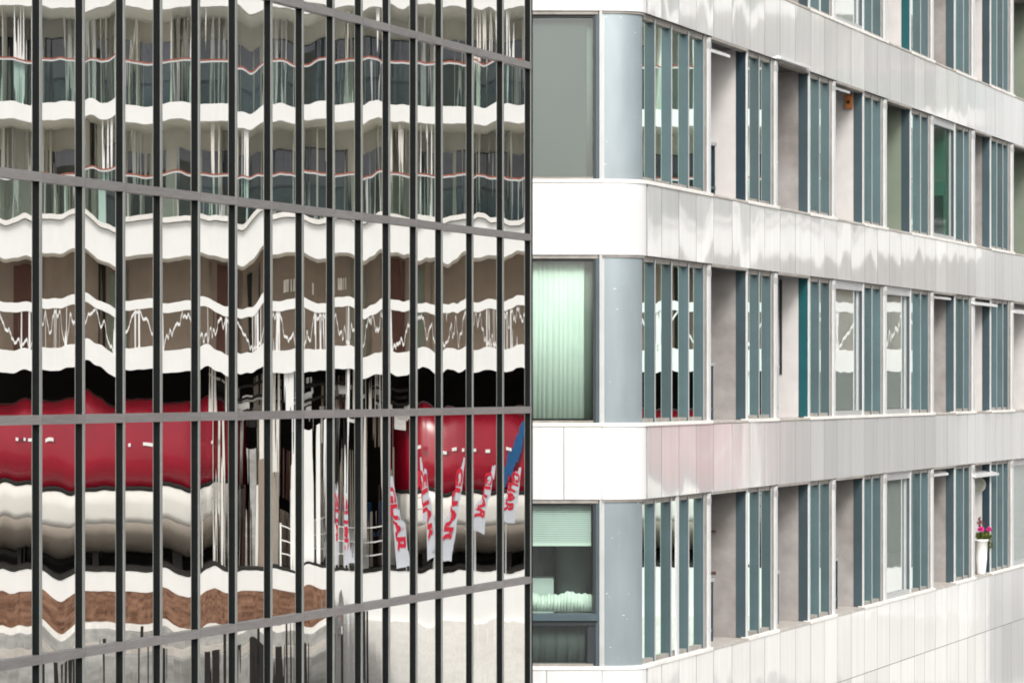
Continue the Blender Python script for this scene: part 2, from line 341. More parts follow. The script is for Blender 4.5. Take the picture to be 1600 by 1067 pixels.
CON = {'l': 'concrete', 'lp': 'concrete_l', 'lg': 'concrete_g'}
OT = .04      # plane of trims
OG = .125     # plane of the glass
for r in range(4):
    zb, ztp = TOPS[r], (BOTS[r - 1] if r else BOTS[0] + H)
    for gi, (p0, fins, pf, pp) in enumerate(WG):
        a, b = T(p0, OT), T(pf, OT); c = T(pp, OT)
        bm = NB()                                                    # the frame: head and foot rails
        fbox(bm, SB, a, b, OT + .02, OG + .05, ztp - .085, ztp - .002)
        win = finish('window_bay', bm, M['head'], pb)
        bm = NB(); fbox(bm, SB, a, b, OT + .03, OG + .05, zb + .002, zb + .06); finish('foot_rail', bm, M['head'], win)
        bm = NB(); fbox(bm, SB, a - .02, c, -.022, OG, zb - .053, zb); finish('sill', bm, M['sill'], pb, bevel=.004)
        prev = a
        fl = list(fins)
        if r == 3 and gi == 0: fl = [1024.5, 1049.5, 1077, 1100.5]
        for fi, px in enumerate(fl):
            e = T(px, OT)
            bm = NB(); v = [bm.verts.new(SB.P(*q)) for q in ((prev, OG, zb + .05), (e, OG, zb + .05), (e, OG, ztp - .08), (prev, OG, ztp - .08))]
            f = bm.faces.new(v); bm.normal_update()
            if f.normal.dot(Vector((-SB.m.x, -SB.m.y, 0))) < 0: f.normal_flip()
            me = bpy.data.meshes.new('glass_pane'); bm.to_mesh(me); bm.free(); me.materials.append(M['window'])
            o = bpy.data.objects.new('glass_pane', me); C.objects.link(o); o.parent = win; shade(o)
            last = fi == len(fl) - 1
            bm = NB(); fbox(bm, SB, e - .035, e - .008, OT + .004, OG + .01, zb + .004, ztp - .04)
            fn = shade(finish('fin', bm, M['fin_blue'], win))
            bm = NB(); fbox(bm, SB, e - .036, e - .003, OT - .001, OT + .0045, zb + .004, ztp - .04); shade(finish('fin_edge', bm, M['al_trim'], win))
            prev = e
        # frame strip and post closing the group
        bm = NB(); fbox(bm, SB, T(fl[-1], OT) + .004, b, OT, OG + .1, zb + .002, ztp - .003); shade(finish('jamb', bm, M['head'], win))
        bm = NB(); fbox(bm, SB, b + .03, c, OT - .02, OT + .012, zb - .01, ztp - .02)
        shade(finish('post', bm, M['white_tr'], pb))
        bm = NB(); fbox(bm, SB, b + .001, c - .02, OT + .014, OG + .1, zb - .01, ztp - .02); shade(finish('jamb', bm, M['fin_blue'], pb))
        bm = NB(); fbox(bm, SB, b + .022, c + .004, OT - .026, OT + .02, ztp - .20, ztp - .1); finish('post_bracket', bm, M['al_trim'], pb)
        if r == 3 and gi == 0:
            q = T(1059, OT); bm = NB(); fbox(bm, SB, q - .11, q, OT - .02, OT + .01, zb - .03, ztp - .01); shade(finish('post', bm, M['white_tr'], pb))
        # side cheek that closes the bay towards the loggia before it, and its pale edge
        if gi:
            mt = TEAL.get((r, gi - 1), 'fin_blue')
            bm = NB(); fbox(bm, SB, a - .012, a + .012, OT + .005, OG + .09, zb, ztp - .003); shade(finish('bay_cheek', bm, M[mt], pb))
            bm = NB(); fbox(bm, SB, a - .013, a + .07, OT - .01, OT + .0052, zb, ztp - .003); shade(finish('bay_edge', bm, M['white_tr'], pb))
    for bi, (p0, p1) in enumerate(BAYS):
        k = KIND[r][bi]; a, b = T(p0, OT), T(p1, OT)
        if k[0] == 'l':
            cm = M[CON[k]]
            bm = NB(); fbox(bm, SB, b - .004, b + .18, OG + .092, 1.9, zb - .03, ztp); finish('loggia_wall', bm, cm, pb)
            bm = NB(); fbox(bm, SB, a - .2, a - .02, OG + .11, 1.9, zb - .03, ztp); finish('loggia_wall', bm, cm, pb)
            bm = NB(); mid = (a + b) / 2
            fbox(bm, SB, a + .002, mid - .006, -.014, .6, zb - .05, zb - .012); finish('ledge_slab', bm, M['lfloor'], pb, bevel=.003)
            bm = NB(); fbox(bm, SB, mid + .002, b - .015, -.014, .6, zb - .05, zb - .012); finish('ledge_slab', bm, M['lfloor'], pb, bevel=.003)
            bm = NB(); fbox(bm, SB, a + .002, b - .015, .0, .14, ztp - .045, ztp - .002); finish('soffit_edge', bm, M['head'], pb)
        else:
            bm = NB(); fw = .05
            fbox(bm, SB, a + .003, b - .015, OT + .01, OG + .06, ztp - .16, ztp - .003)
            fbox(bm, SB, a + .003, b - .015, OT + .01, OG + .06, zb + .002, zb + .09)
            fbox(bm, SB, a + .003, a + fw, OT + .012, OG + .058, zb + .09, ztp - .16)
            fbox(bm, SB, b - .10, b - .016, OG - .02, OG + .058, zb + .09, ztp - .16)
            bw = finish('wide_window', bm, M['al_trim'], pb)
            bm = NB(); v = [bm.verts.new(SB.P(*q)) for q in ((a + .02, OG, zb + .05), (b - .03, OG, zb + .05), (b - .03, OG, ztp - .12), (a + .02, OG, ztp - .12))]
            f = bm.faces.new(v); bm.normal_update()
            if f.normal.dot(Vector((-SB.m.x, -SB.m.y, 0))) < 0: f.normal_flip()
            me = bpy.data.meshes.new('glass_pane'); bm.to_mesh(me); bm.free(); me.materials.append(M['greenp'] if k == 'g' else M['big'])
            o = bpy.data.objects.new('glass_pane', me); C.objects.link(o); o.parent = bw; shade(o)
            bm = NB(); fbox(bm, SB, a - .02, b + .02, -.02, OG, zb - .053, zb); finish('sill', bm, M['sill'], pb, bevel=.004)
            if k == 'g':
                bm = NB(); fbox(bm, SB, b - .28, b - .12, .2, .9, zb, ztp); finish('loggia_wall', bm, M['concrete_l'], pb)
                bm = NB(); fbox(bm, SB, b - .32, b - .285, .2, .9, zb, zb + .95); finish('inner_panel', bm, M['fin_teal'], pb)
            else:
                n = 22
                for s in range(n):
                    t0 = a + .06 + (b - a - .24) * s / n
                    bm = NB(); fbox(bm, SB, t0, t0 + .6 * (b - a - .24) / n, OG + .012, OG + .02, zb + .1, ztp - .18); finish('blind_slat', bm, M['blind'], bw)
bm = NB(); fbox(bm, SB, T(1640), T(1646), .03, 1.9, -9.3, 10.4); finish('end_wall', bm, M['concrete'], pb)

bm = NB(); fbox(bm, SB, T(1263, OT) - .03, T(1263, OT) - .006, .52, .56, TOPS[2] + .75, BOTS[1] - .06); finish('wall_pipe', bm, M['black_fr'], pb)
for yy in (832, 897):
    tw_ = T(1166, OT) - .006; bm = NB(); fbox(bm, SB, tw_ - .03, tw_ + .01, .56, .64, (HY - yy - 1.5) * 46.7 / F, (HY - yy + 1.5) * 46.7 / F); finish('wall_hook', bm, M['redbrown'], pb)
# low glazed screens standing just inside some loggias
def screen(r, px0, px1, ytop, off=.34):
    a, b = T(px0, off), T(px1, off); zb = TOPS[r]; D = SB.depth(b, off); z1 = (HY - ytop) * D / F
    bm = NB(); fbox(bm, SB, a - .1, b, off, off + .22, z1 - .05, z1); s = finish('low_screen', bm, M['al_trim'], pb)
    bm = NB(); fbox(bm, SB, b - .07, b - .03, off + .02, off + .2, zb - .02, z1 - .05); finish('screen_post', bm, M['fin_navy'], s)
    bm = NB(); fbox(bm, SB, a - .1, b - .07, off + .1, off + .12, zb + .2, z1 - .05); finish('screen_pane', bm, M['rail_gl'], s)
    bm = NB(); fbox(bm, SB, a - .1, b - .02, off + .015, off + .2, zb + .14, zb + .19); finish('screen_rail', bm, M['fin_blue'], s)
for q in [(1, 1108, 1120, 224), (1, 1212, 1216, 251), (2, 1108, 1117, 567), (2, 1212, 1218, 570), (3, 1107, 1117, 903), (3, 1211, 1219, 891), (3, 1303, 1311, 871)]: screen(*q)

# top-hung vents standing open under the bands
def vent(r, px0, px1, y0, y1, off0):
    a, b = T(px0, off0), T(px1, off0); D = SB.depth(b, off0); z1 = (HY - y0) * D / F; z0 = (HY - y1) * D / F
    bm = NB()
    P = SB.P
    hexa(bm, [P(a, off0 + .02, z0), P(b, off0, z0), P(b - .05, .25, z1 + .02), P(a, .25, z1 + .02), P(a, off0 + .02, z0 + .045), P(b, off0, z0 + .045), P(b - .05, .25, z1 + .06), P(a, .25, z1 + .06)])
    finish('open_vent', bm, M['white_tr'], pb)
for q in [(1, 1111, 1141, 83, 91, .05), (1, 1222, 1268, 103, 109, -.10), (1, 1304, 1328, 139, 147, .05),
          (2, 1459, 1486, 464, 469, .03), (2, 1524, 1559, 474, 480, -.05), (2, 1585, 1612, 484, 492, -.02),
          (3, 1460, 1482, 736, 742, .03), (3, 1526, 1561, 737, 742, -.07)]: vent(*q)

# ---- the front: pillar, windows, rooms
for r in range(4):
    zb, ztp = TOPS[r], (BOTS[r - 1] if r else BOTS[0] + H)
    strip('corner_pillar', M['pillar'], arc, [.0 + i * .93 / 24 for i in range(25)], .05, .30, zb - .01, ztp, pb)
    strip('pillar_edge', M['al_trim'], arc, [i * .03 / 4 for i in range(5)], .044, .06, zb, ztp - .036, pb)
    strip('sill', M['sill'], arc, [i / 16 for i in range(17)], -.02, .12, zb - .053, zb, pb)
    strip('head_rail', M['head'], arc, [i / 16 for i in range(17)], .02, .049, ztp - .035, ztp - .002, pb)
    bm = NB(); box(bm, -3, A0.x + .0, 42.08, 42.25, zb - .053, zb); finish('sill', bm, M['sill'], pb, bevel=.004)
    bm = NB(); box(bm, -3, front(935).x, 42.125, 42.3, ztp - .055, ztp - .002); fr_ = finish('front_window', bm, M['head'], pb)
    bm = NB(); box(bm, front(936.5).x, front(941).x, 42.11, 42.3, zb, ztp - .003); finish('jamb_trim', bm, M['al_trim'], fr_)
    bm = NB(); box(bm, front(931).x, front(936).x, 42.135, 42.32, zb, ztp - .055); finish('jamb', bm, M['fin_blue'], fr_)
    bm = NB(); box(bm, front(927).x, front(931).x - .002, 42.16, 42.33, zb, ztp - .056); finish('jamb', bm, M['black_fr'], fr_)
    bm = NB(); box(bm, -3, front(927).x - .001, 42.17, 42.33, ztp - .09, ztp - .057); finish('head_bar', bm, M['black_fr'], fr_)
    bm = NB(); box(bm, -3, front(927).x - .001, 42.15, 42.33, zb + .001, zb + .035); finish('foot_bar', bm, M['head'], fr_)
    bm = NB(); v = [bm.verts.new(q) for q in ((-3, 42.22, zb + .03), (front(929).x, 42.22, zb + .03), (front(929).x, 42.22, ztp - .08), (-3, 42.22, ztp - .08))]; bm.faces.new(v)
    o = finish('glass_pane', bm, M['clear'], fr_)
    # the room: side wall (curved pillar seen inside), rear wall
    bm = NB(); box(bm, front(936).x, front(936).x + .1, 42.34, 46.9, zb - .02, ztp); finish('room_wall', bm, M['inner'], pb)
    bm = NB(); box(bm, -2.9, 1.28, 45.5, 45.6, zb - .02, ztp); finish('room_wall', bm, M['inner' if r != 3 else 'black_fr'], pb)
def zf(y, D=42.1): return (HY - y) * D / F
def sheet(name, x0, x1, z0, z1, y, amp, per, material, label, cat, ruffle=0, parent=None):
    bm = NB(); n = max(8, int((x1 - x0) / per * 8)); lo = []; hi = []
    for i in range(n + 1):
        x = x0 + (x1 - x0) * i / n; ph = 2 * math.pi * (x - x0) / per
        yy = y + amp * (math.sin(ph + .9 * math.sin(ph * .23)) + .35 * math.sin(ph * 2.3 + 1)) * (.6 + .4 * math.sin(x * 3.1)); top = z1 + ruffle * (math.sin(x * 9) + .6 * math.sin(x * 23 + 1) + .35 * math.sin(x * 71))
        lo.append((bm.verts.new((x, yy + amp * .4 * math.sin(x * 7), z0)), bm.verts.new((x, yy + .012 + amp * .4 * math.sin(x * 7), z0))))
        hi.append((bm.verts.new((x, yy, top)), bm.verts.new((x, yy + .012, top))))
    for i in range(n):
        bm.faces.new((lo[i][0], lo[i+1][0], hi[i+1][0], hi[i][0])); bm.faces.new((lo[i][1], hi[i][1], hi[i+1][1], lo[i+1][1]))
        bm.faces.new((hi[i][0], hi[i+1][0], hi[i+1][1], hi[i][1])); bm.faces.new((lo[i][0], lo[i][1], lo[i+1][1], lo[i+1][0]))
    o = finish(name, bm, material, parent, smooth=True)
    if not parent: o['label'] = label; o['category'] = cat
    return o
# row 1 (top): plain roller blind; row 2: pleated curtain; row 3: blind, cafe curtain, lower curtain
bm = NB(); box(bm, -2.5, front(917).x, 42.30, 42.31, TOPS[1] + .05, BOTS[0] - .1)
o = finish('roller_blind', bm, M['plainblind']); o['label'] = 'plain grey-green roller blind fully down behind the uppermost front window'; o['category'] = 'blind'
sheet('curtain', front(917.5).x, front(929).x, TOPS[1] + .05, BOTS[0] - .1, 42.37, .003, .2, M['wall_strip'], 'narrow lighter green added sheet in place of the room wall at the right edge of the uppermost front window', 'curtain')  # added sheet, lighter than the room wall it stands for
sheet('curtain', front(914.5).x, front(928).x, TOPS[2] + .05, BOTS[1] - .1, 42.40, .003, .2, M['wall_strip'], 'narrow beige-grey added sheet in place of the dim room wall at the right edge of the middle front window', 'curtain')  # added sheet standing in for the dimly lit room wall
sheet('curtain', -2.5, front(913.5).x, TOPS[2] + .06, BOTS[1] - .1, 42.36, .009, .075, M['curtain'], 'long pale mint pleated curtain behind the middle front window', 'curtain')
bl = thing('venetian_blind', (0, 42.33, zf(790)), 'horizontal slatted blind lowered a third of the way behind the lowest front window', 'blind')
zt_, zb_ = BOTS[2] - .1, zf(849)
n = 17
for i in range(n):
    z = zb_ + (zt_ - zb_) * (i + .5) / n
    bm = NB(); x1 = front(924).x; h = (zt_ - zb_) / n
    hexa(bm, [(-2.5, 42.300, z - h * .36), (x1, 42.300, z - h * .36), (x1, 42.306, z - h * .36), (-2.5, 42.306, z - h * .36), (-2.5, 42.325, z + h * .46), (x1, 42.325, z + h * .46), (x1, 42.331, z + h * .46), (-2.5, 42.331, z + h * .46)])
    finish('slat', bm, M['blind'], bl)
bm = NB(); box(bm, -2.5, front(924).x, 42.295, 42.33, zb_ - .045, zb_); finish('bottom_rail', bm, M['curtain'], bl)
sheet('curtain', -2.5, front(927).x, zf(957), zf(929), 42.36, .022, .05, M['curtain'], 'short ruffled cafe curtain across the middle of the lowest front window', 'curtain', ruffle=.022)
sheet('curtain', -2.5, front(915).x, TOPS[3] + .04, zf(974), 42.37, .02, .19, M['plainblind'], 'dull gathered curtain hanging in the bottom pane of the lowest front window', 'curtain')
bm = NB(); box(bm, -3, front(934.5).x, 42.09, 42.32, zf(969.5), zf(959)); b_ = finish('window_transom', bm, M['fin_blue'], pb, bevel=.003)
bm = NB(); box(bm, -3, front(930).x, 42.14, 42.33, zf(977), zf(970)); finish('window_transom', bm, M['black_fr'], pb)
bm = NB(); box(bm, front(918).x, front(934).x, 42.17, 42.33, TOPS[3] + .03, zf(977)); finish('jamb', bm, M['black_fr'], pb)
# round column and worktop seen in that room
bm = NB(); bmesh.ops.create_cone(bm, cap_ends=True, segments=32, radius1=.27, radius2=.27, depth=2.5)
bmesh.ops.translate(bm, verts=bm.verts, vec=((896 - 800) / F * 43.6, 43.6, TOPS[3] + 1.25)); finish('round_column', bm, M['inner'], pb, smooth=True)
bm = NB(); box(bm, -1.5, (865 - 800) / F * 43.0, 43.0, 43.5, TOPS[3], (HY - 903) * 43 / F)
o = finish('cabinet', bm, M['blind']); o['label'] = 'pale cabinet standing in the dark room behind the lowest front window'; o['category'] = 'cabinet'

# ---- small things in the loggias
off = .30; tb = T(1325, off); D = SB.depth(tb, off); z0 = (HY - 170) * D / F; z1 = (HY - 151) * D / F
bh = thing('birdhouse', tuple(SB.P(tb, off, z0)), 'small orange wooden birdhouse with a round hole hanging under the white vent', 'birdhouse')
bm = NB(); fbox(bm, SB, tb - .02, tb + .12, off - .07, off + .05, z0, z1); finish('box', bm, M['orange'], bh, bevel=.004)
bm = NB(); fbox(bm, SB, tb - .05, tb + .14, off - .09, off + .07, z1, z1 + .02); finish('roof', bm, M['orange'], bh)
def disc(name, c, n_, rad, th, material, parent=None, seg=28):
    bm = NB(); bmesh.ops.create_cone(bm, cap_ends=True, segments=seg, radius1=rad, radius2=rad, depth=th)
    q = Vector(n_).to_track_quat('Z', 'Y'); bmesh.ops.rotate(bm, verts=bm.verts, matrix=q.to_matrix()); bmesh.ops.translate(bm, verts=bm.verts, vec=c)
    return finish(name, bm, material, parent)
nd = Vector((-SB.d.x, -SB.d.y, 0))
disc('entrance_hole', SB.P(tb - .022, off - .01, z0 + .12), nd, .03, .012, M['black'], bh)
# plate on the pale wall, row 3
tw = T(1547, OT) - .006; offp = OG + .16
for k in range(40):                                                   # where the wall is seen at px 1528
    q = SB.P(tw, offp, 0)
    if (q.x / q.y * F + 800) < 1529: break
    offp += .01
D = SB.P(tw, offp, 0).y; zc = (HY - 757) * D / F
pl = thing('wall_plate', tuple(SB.P(tw - .01, offp, zc)), 'round pale green decorated plate hung on the white loggia wall above the pink flowers', 'plate')
disc('dish', SB.P(tw - .012, offp, zc), nd, .155, .016, M['plate'], pl)
disc('rim', SB.P(tw - .008, offp, zc), nd, .175, .014, M['concrete_l'], pl)
disc('centre', SB.P(tw - .022, offp, zc), nd, .06, .012, M['concrete_l'], pl)
# tall white pot with flowers
offq = .13; tq = T(1533, offq); D = SB.depth(tq, offq); zt3 = (HY - 842) * D / F; zb3 = TOPS[3] - .012
c = SB.P(tq, offq, zb3)
pt = thing('flower_pot', tuple(c), 'tall white glazed pot on the loggia ledge holding bright pink flowers', 'plant pot')
bm = NB(); prof = [(.085, 0), (.10, .03), (.13, .45 * (zt3 - zb3)), (.145, .94 * (zt3 - zb3)), (.165, .95 * (zt3 - zb3)), (.165, zt3 - zb3), (.135, zt3 - zb3), (.13, .85 * (zt3 - zb3)), (0.001, .84 * (zt3 - zb3))]
rings = []
for rr, zz in prof: rings.append([bm.verts.new((c.x + rr * math.cos(a * math.tau / 28), c.y + rr * math.sin(a * math.tau / 28), c.z + zz)) for a in range(28)])
for p, q in zip(rings, rings[1:]):
    for i in range(28): bm.faces.new((p[i], p[(i+1) % 28], q[(i+1) % 28], q[i]))
bm.faces.new(rings[0][::-1]); o = finish('vessel', bm, M['pot'], pt, smooth=True)
fp = thing('flowering_plant', (c.x, c.y, zt3 - .1), 'geranium with pink blooms and dark red leaves growing out of the tall white pot', 'plant')
def leaves(name, material, cen, rad, n_, size, parent):
    bm = NB()
    for _ in range(n_):
        v = Vector((R.gauss(0, 1), R.gauss(0, 1), R.gauss(0, 1))).normalized() * R.random() ** .4
        p = Vector(cen) + Vector((v.x * rad[0], v.y * rad[1], v.z * rad[2])); a = Vector((R.gauss(0,1), R.gauss(0,1), R.gauss(0,1))).normalized(); b = a.cross(Vector((R.random(), R.random(), 1))).normalized()
        s = size * R.uniform(.6, 1.3)
        vs_ = [bm.verts.new(p + a * s), bm.verts.new(p + b * s * .6), bm.verts.new(p - a * s), bm.verts.new(p - b * s * .6)]; bm.faces.new(vs_)
    return finish(name, bm, material, parent)
leaves('foliage', M['leaf'], (c.x + .05, c.y, zt3 + .08), (.20, .16, .09), 260, .035, fp)
leaves('foliage', M['leaf'], (c.x + .20, c.y - .02, zt3 - .10), (.06, .06, .16), 60, .03, fp)
leaves('bloom', M['pink'], (c.x - .02, c.y - .05, zt3 + .22), (.07, .07, .06), 110, .025, fp)
leaves('bloom', M['pink'], (c.x + .17, c.y - .03, zt3 + .22), (.055, .05, .06), 90, .025, fp)
leaves('red_leaves', M['maroon'], (c.x - .04, c.y, zt3 + .38), (.05, .05, .12), 50, .03, fp)
leaves('red_leaves', M['maroon'], (c.x + .06, c.y, zt3 + .36), (.03, .04, .05), 14, .02, fp)
for dx in (-.03, .16, .0, .06):
    bm = NB(); box(bm, c.x + dx - .004, c.x + dx + .004, c.y - .004, c.y + .004, zt3 - .05, zt3 + .3); finish('stem', bm, M['leaf'], fp)

# ================================================================== the place across the street (what the glass reflects)
# laid out where it stands: the mirror image of what the panes show
VD = 88.0
n3 = Vector((GL.m.x, GL.m.y, 0)); p3 = Vector((GL.p.x, GL.p.y, 0))
def V(x, y, z):                         # virtual (seen in the glass) -> real
    p = Vector((x, y, z)); return p - 2 * (p - p3).dot(n3) * n3
def vx(px, D=VD): return (px - 800) / F * D
def vz(py, D=VD): return (HY - py) * D / F
def vb(bm, x0, x1, y0, y1, z0, z1):
    hexa(bm, [V(x0,y0,z0), V(x1,y0,z0), V(x1,y1,z0), V(x0,y1,z0), V(x0,y0,z1), V(x1,y0,z1), V(x1,y1,z1), V(x0,y1,z1)])
def vpart(name, material, parent, *boxes, bevel=0):
    bm = NB()
    for b in boxes: vb(bm, *b)
    return finish(name, bm, M[material], parent, bevel=bevel)
XL, XR = vx(-330), vx(1780)
ab = thing('apartment_block', tuple(V(0, 92, -9.3)), 'cream apartment block with white balcony bands seen as a reflection in the glass', 'building')
slabs = [(vz(12), vz(12) + .56), (vz(190), vz(163))]
for z0, z1 in slabs + [(vz(-166), vz(-193))]:
    vpart('balcony_slab', 'white', ab, (XL, XR, VD, 91.2, z0, z1)); vpart('soffit', 'cream_s', ab, (XL, XR, VD + .15, 91.2, z0 - .02, z0 - .004))
vpart('parapet', 'white', ab, (XL, XR, VD - .1, VD + .25, vz(400), vz(347)))
vpart('parapet_coping', 'sill', ab, (XL, XR, VD - .25, VD + .35, vz(346), vz(338)))
vpart('floor_slab', 'cream_s', ab, (XL, XR, VD + .25, 92, vz(400), vz(400) + .4))
vpart('outer_wall', 'cream', ab, (XL, XR, 91.2, 91.5, vz(400) + .4, 19))
vpart('building_core', 'core', ab, (XL, XR, 91.55, 104, vz(400), 19))
levels = [(vz(163), vz(12)), (vz(340), vz(190)), (vz(-15), vz(-166))]
for z0, z1 in levels:
    x = XL + .6
    while x < XR - 2:
        wd = R.choice([.9, 1.5, 2.2, 2.8])
        f = vpart('window', R.choice(['white_tr', 'cream', 'fin_navy']), ab, (x, x + wd, 91.12, 91.21, z0 + .02, z1 - .62))
        nn_ = max(1, round(wd / .7))
        for i in range(nn_):
            a = x + wd * i / nn_ + .04; b = x + wd * (i + 1) / nn_ - .04
            vpart('pane', 'dark_win', f, (a, b, 91.09, 91.115, z0 + .06, z1 - .66))
            if R.random() < .35: vpart('inner_curtain', 'plainblind', f, (a + .02, b - .02, 91.085, 91.088, z0 + .08, z1 - R.uniform(.7, 2)))
        x += wd + R.choice([.18, .3, .6, 1.0])
    zr = z0 + 1.33
    x = XL
    while x < XR:                                                       # balustrade panes and posts
        vpart('balustrade_pane', 'rail_gl', ab, (x + .03, x + 1.45, VD + .06, VD + .075, z0 + .02, zr - .06))
        vpart('balustrade_post', 'al_trim', ab, (x - .02, x + .02, VD + .05, VD + .1, z0, zr - .05)); x += 1.5
    vpart('handrail', 'white_tr', ab, (XL, XR, VD + .03, VD + .12, zr - .055, zr)); vpart('handrail_cap', 'rust', ab, (XL, XR, VD + .02, VD + .13, zr + .002, zr + .045))
    x = XL + 1
    while x < XR:                                                       # slim pilasters and pipes on the wall
        vpart('pilaster', R.choice(['cream_s', 'white', 'white']), ab, (x, x + R.choice([.05, .1, .2]), 90.5, 91.07, z0, z1 - .02)); x += R.choice([.5, .8, 1.6, 2.6])
    x = XL + 3
    while x < XR:                                                       # party screens and pale drainpipes
        vpart('party_screen', 'cream', ab, (x, x + .12, VD + .4, 91.19, z0, z1 - .02)); vpart('downpipe', 'white', ab, (x + .9, x + 1.0, VD + .2, VD + .3, z0, z1 - .02)); x += R.uniform(3, 6)
# gallery level with the zigzag rail
zg0, zg1, zr0, zr1 = vz(580), vz(545), vz(485), vz(470)
vpart('gallery_band', 'white', ab, (XL, XR, VD, VD + .3, zg0, zg1)); vpart('gallery_floor', 'cream_s', ab, (XL, XR, VD + .3, 94, zg0 + .05, zg1 - .05))
vpart('gallery_rail', 'white', ab, (XL, XR, VD, VD + .2, zr0, zr1)); vpart('gallery_wall', 'brownw', ab, (XL, XR, 90.6, 90.8, zg1 - .05, vz(400)))
x = XL; up = True
hp = .72
while x < XR:
    za, zb_2 = (zg1, zr0) if up else (zr0, zg1)
    bm = NB(); P_ = lambda X, Y, Z: V(X, Y, Z)
    hexa(bm, [P_(x, VD+.05, za), P_(x+.055, VD+.05, za), P_(x+.055, VD+.12, za), P_(x, VD+.12, za), P_(x+hp, VD+.05, zb_2), P_(x+hp+.055, VD+.05, zb_2), P_(x+hp+.055, VD+.12, zb_2), P_(x+hp, VD+.12, zb_2)])
    finish('rail_brace', bm, M['white'], ab)
    if up or R.random() < .4: vpart('rail_post', 'white', ab, (x, x + .06, VD + .04, VD + .13, zg1, zr0))
    up = not up; x += hp
x = XL + 1
while x < XR:
    vpart('shutter', R.choice(['redbrown', 'redbrown', 'black', 'concrete_g']), ab, (x, x + R.choice([.12, .25, .5]), 90.5, 90.59, zg1, vz(400) - R.uniform(0, .3))); x += R.choice([.4, .9, 2.2, 3.5])
for px in (445, 485, 525, -60): vpart('wall_lamp', 'cream_s', ab, (vx(px), vx(px) + .14, 90.45, 90.58, vz(455), vz(436)))
# undercroft
zd = vz(888)
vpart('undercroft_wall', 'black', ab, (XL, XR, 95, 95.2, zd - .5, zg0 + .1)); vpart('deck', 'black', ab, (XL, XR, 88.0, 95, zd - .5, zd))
for px in (330, 352, 405, 425, 560, 590): vpart('undercroft_post', 'hullw', ab, (vx(px), vx(px) + .12, 89.0, 89.15, zd, zg0 + .05))
for px, ww in ((455, .14), (474, .46), (540, .09), (-260, .5), (1180, .4), (1400, .5)): vpart('undercroft_column', 'white', ab, (vx(px), vx(px) + ww, 88.15, 88.4, zd, vz(662) if px == 474 else zg0 + .05))
for i in range(34):
    px = R.uniform(325, 640); py = R.uniform(588, 655)
    vpart('steel_bracket', R.choice(['white', 'hullw', 'black', 'brownw', 'sill']), ab, (vx(px), vx(px) + R.uniform(.06, .45), 89.3, 89.4, vz(py + R.uniform(3, 26)), vz(py)))
for i in range(64):
    px = R.uniform(330, 612); t_ = R.choice([590, 600, 640, 700, 760, 800]); b_2 = R.choice([650, 700, 780, 888, 888])
    if b_2 <= t_: b_2 = 888
    vpart('slender_upright', R.choice(['hullw', 'brownw', 'stone', 'hulld', 'black', 'lfloor', 'redbrown']), ab, (vx(px), vx(px) + R.uniform(.02, .14), 89.5, 89.6, vz(b_2), vz(t_)))
for py in (600, 622): vpart('steel_beam', 'black', ab, (vx(325), vx(640), 89.15, 89.25, vz(py + 5), vz(py)))

# two long red and white hulls under cover
def hull(name, label, px0, px1, ytop, D=88.9):
    o_ = thing(name, tuple(V((vx(px0) + vx(px1)) / 2, D + 1.5, zd)), label, 'boat')
    s = VD / F
    zt0 = (HY - ytop) * s
    H2 = zt0 - zd
    # profile (depth offset, height fraction)
    profs = [('upper_hull', 'red', [(.9, 1.0), (.55, .985), (.28, .93), (.12, .82), (.04, .66), (.02, .49)]), ('rubbing_strake', 'black', [(.0, .49), (-.02, .465)]),
             ('lower_hull', 'hullw', [(.0, .465), (.01, .38), (.06, .31), (.12, .27)]), ('bottom', 'hulld', [(.12, .27), (.3, .20), (.62, .135), (1.0, .09), (1.5, .075)])]  # bottom: colour carries the shade under the curving white hull
    x0, x1 = vx(px0), vx(px1)
    for nm, mt, pr in profs:
        bm = NB(); N_ = 14; rows = []
        for i in range(N_ + 1):
            u = i / N_; x = x0 + (x1 - x0) * u
            e = max(0, abs(u - .5) * 2 - .86) / .14; back = 1.1 * (1 - math.sqrt(max(0, 1 - e * e)))
            rows.append([bm.verts.new(V(x, D + a + back, zd + b * H2)) for a, b in pr])
        for p, q in zip(rows, rows[1:]):
            for i in range(len(pr) - 1): bm.faces.new((p[i], p[i+1], q[i+1], q[i]))
        ob = finish(nm, bm, M[mt], o_, smooth=True); so_ = ob.modifiers.new('solid', 'SOLIDIFY'); so_.thickness = .03; so_.offset = -1
    x = x0 + .8
    while x < x1 - .8:
        if R.random() < .7: vpart('side_light', 'white', o_, (x, x + R.choice([.1, .16, .3]), D - .01, D + .06, zd + .735 * H2, zd + .755 * H2))
        x += R.uniform(.3, .8)
    for fy in (.44, .37): vpart('seam', 'hulld', o_, (x0 + .8, x1 - .8, D - .012, D + .0, zd + fy * H2, zd + (fy + .006) * H2))
    k = x0 + 1
    while k < x1 - 1: vpart('cradle', 'black', o_, (k, k + .3, D + .9, D + 1.6, zd, zd + .1 * H2)); k += 2.5
    return o_
h1 = hull('red_and_white_boat', 'long red and white hull mirrored in the left columns of panes', -300, 374, 628)
h2 = hull('red_and_white_boat', 'red and white hull with a blue stripe mirrored beside the corner of the glass block', 606, 1500, 640)
# slanting blue stripes on the second hull
for px in (778, 822, 1150):
    bm = NB(); x = vx(px); H2 = vz(640) - zd; a, b = zd + .50 * H2, zd + .95 * H2
    hexa(bm, [V(x, 88.84, a), V(x+.22, 88.84, a), V(x+.22, 88.88, a), V(x, 88.88, a), V(x+.7, 88.86, b), V(x+1.05, 88.86, b), V(x+1.05, 89.5, b), V(x+.7, 89.5, b)]); finish('blue_stripe', bm, M['blue'], h2)

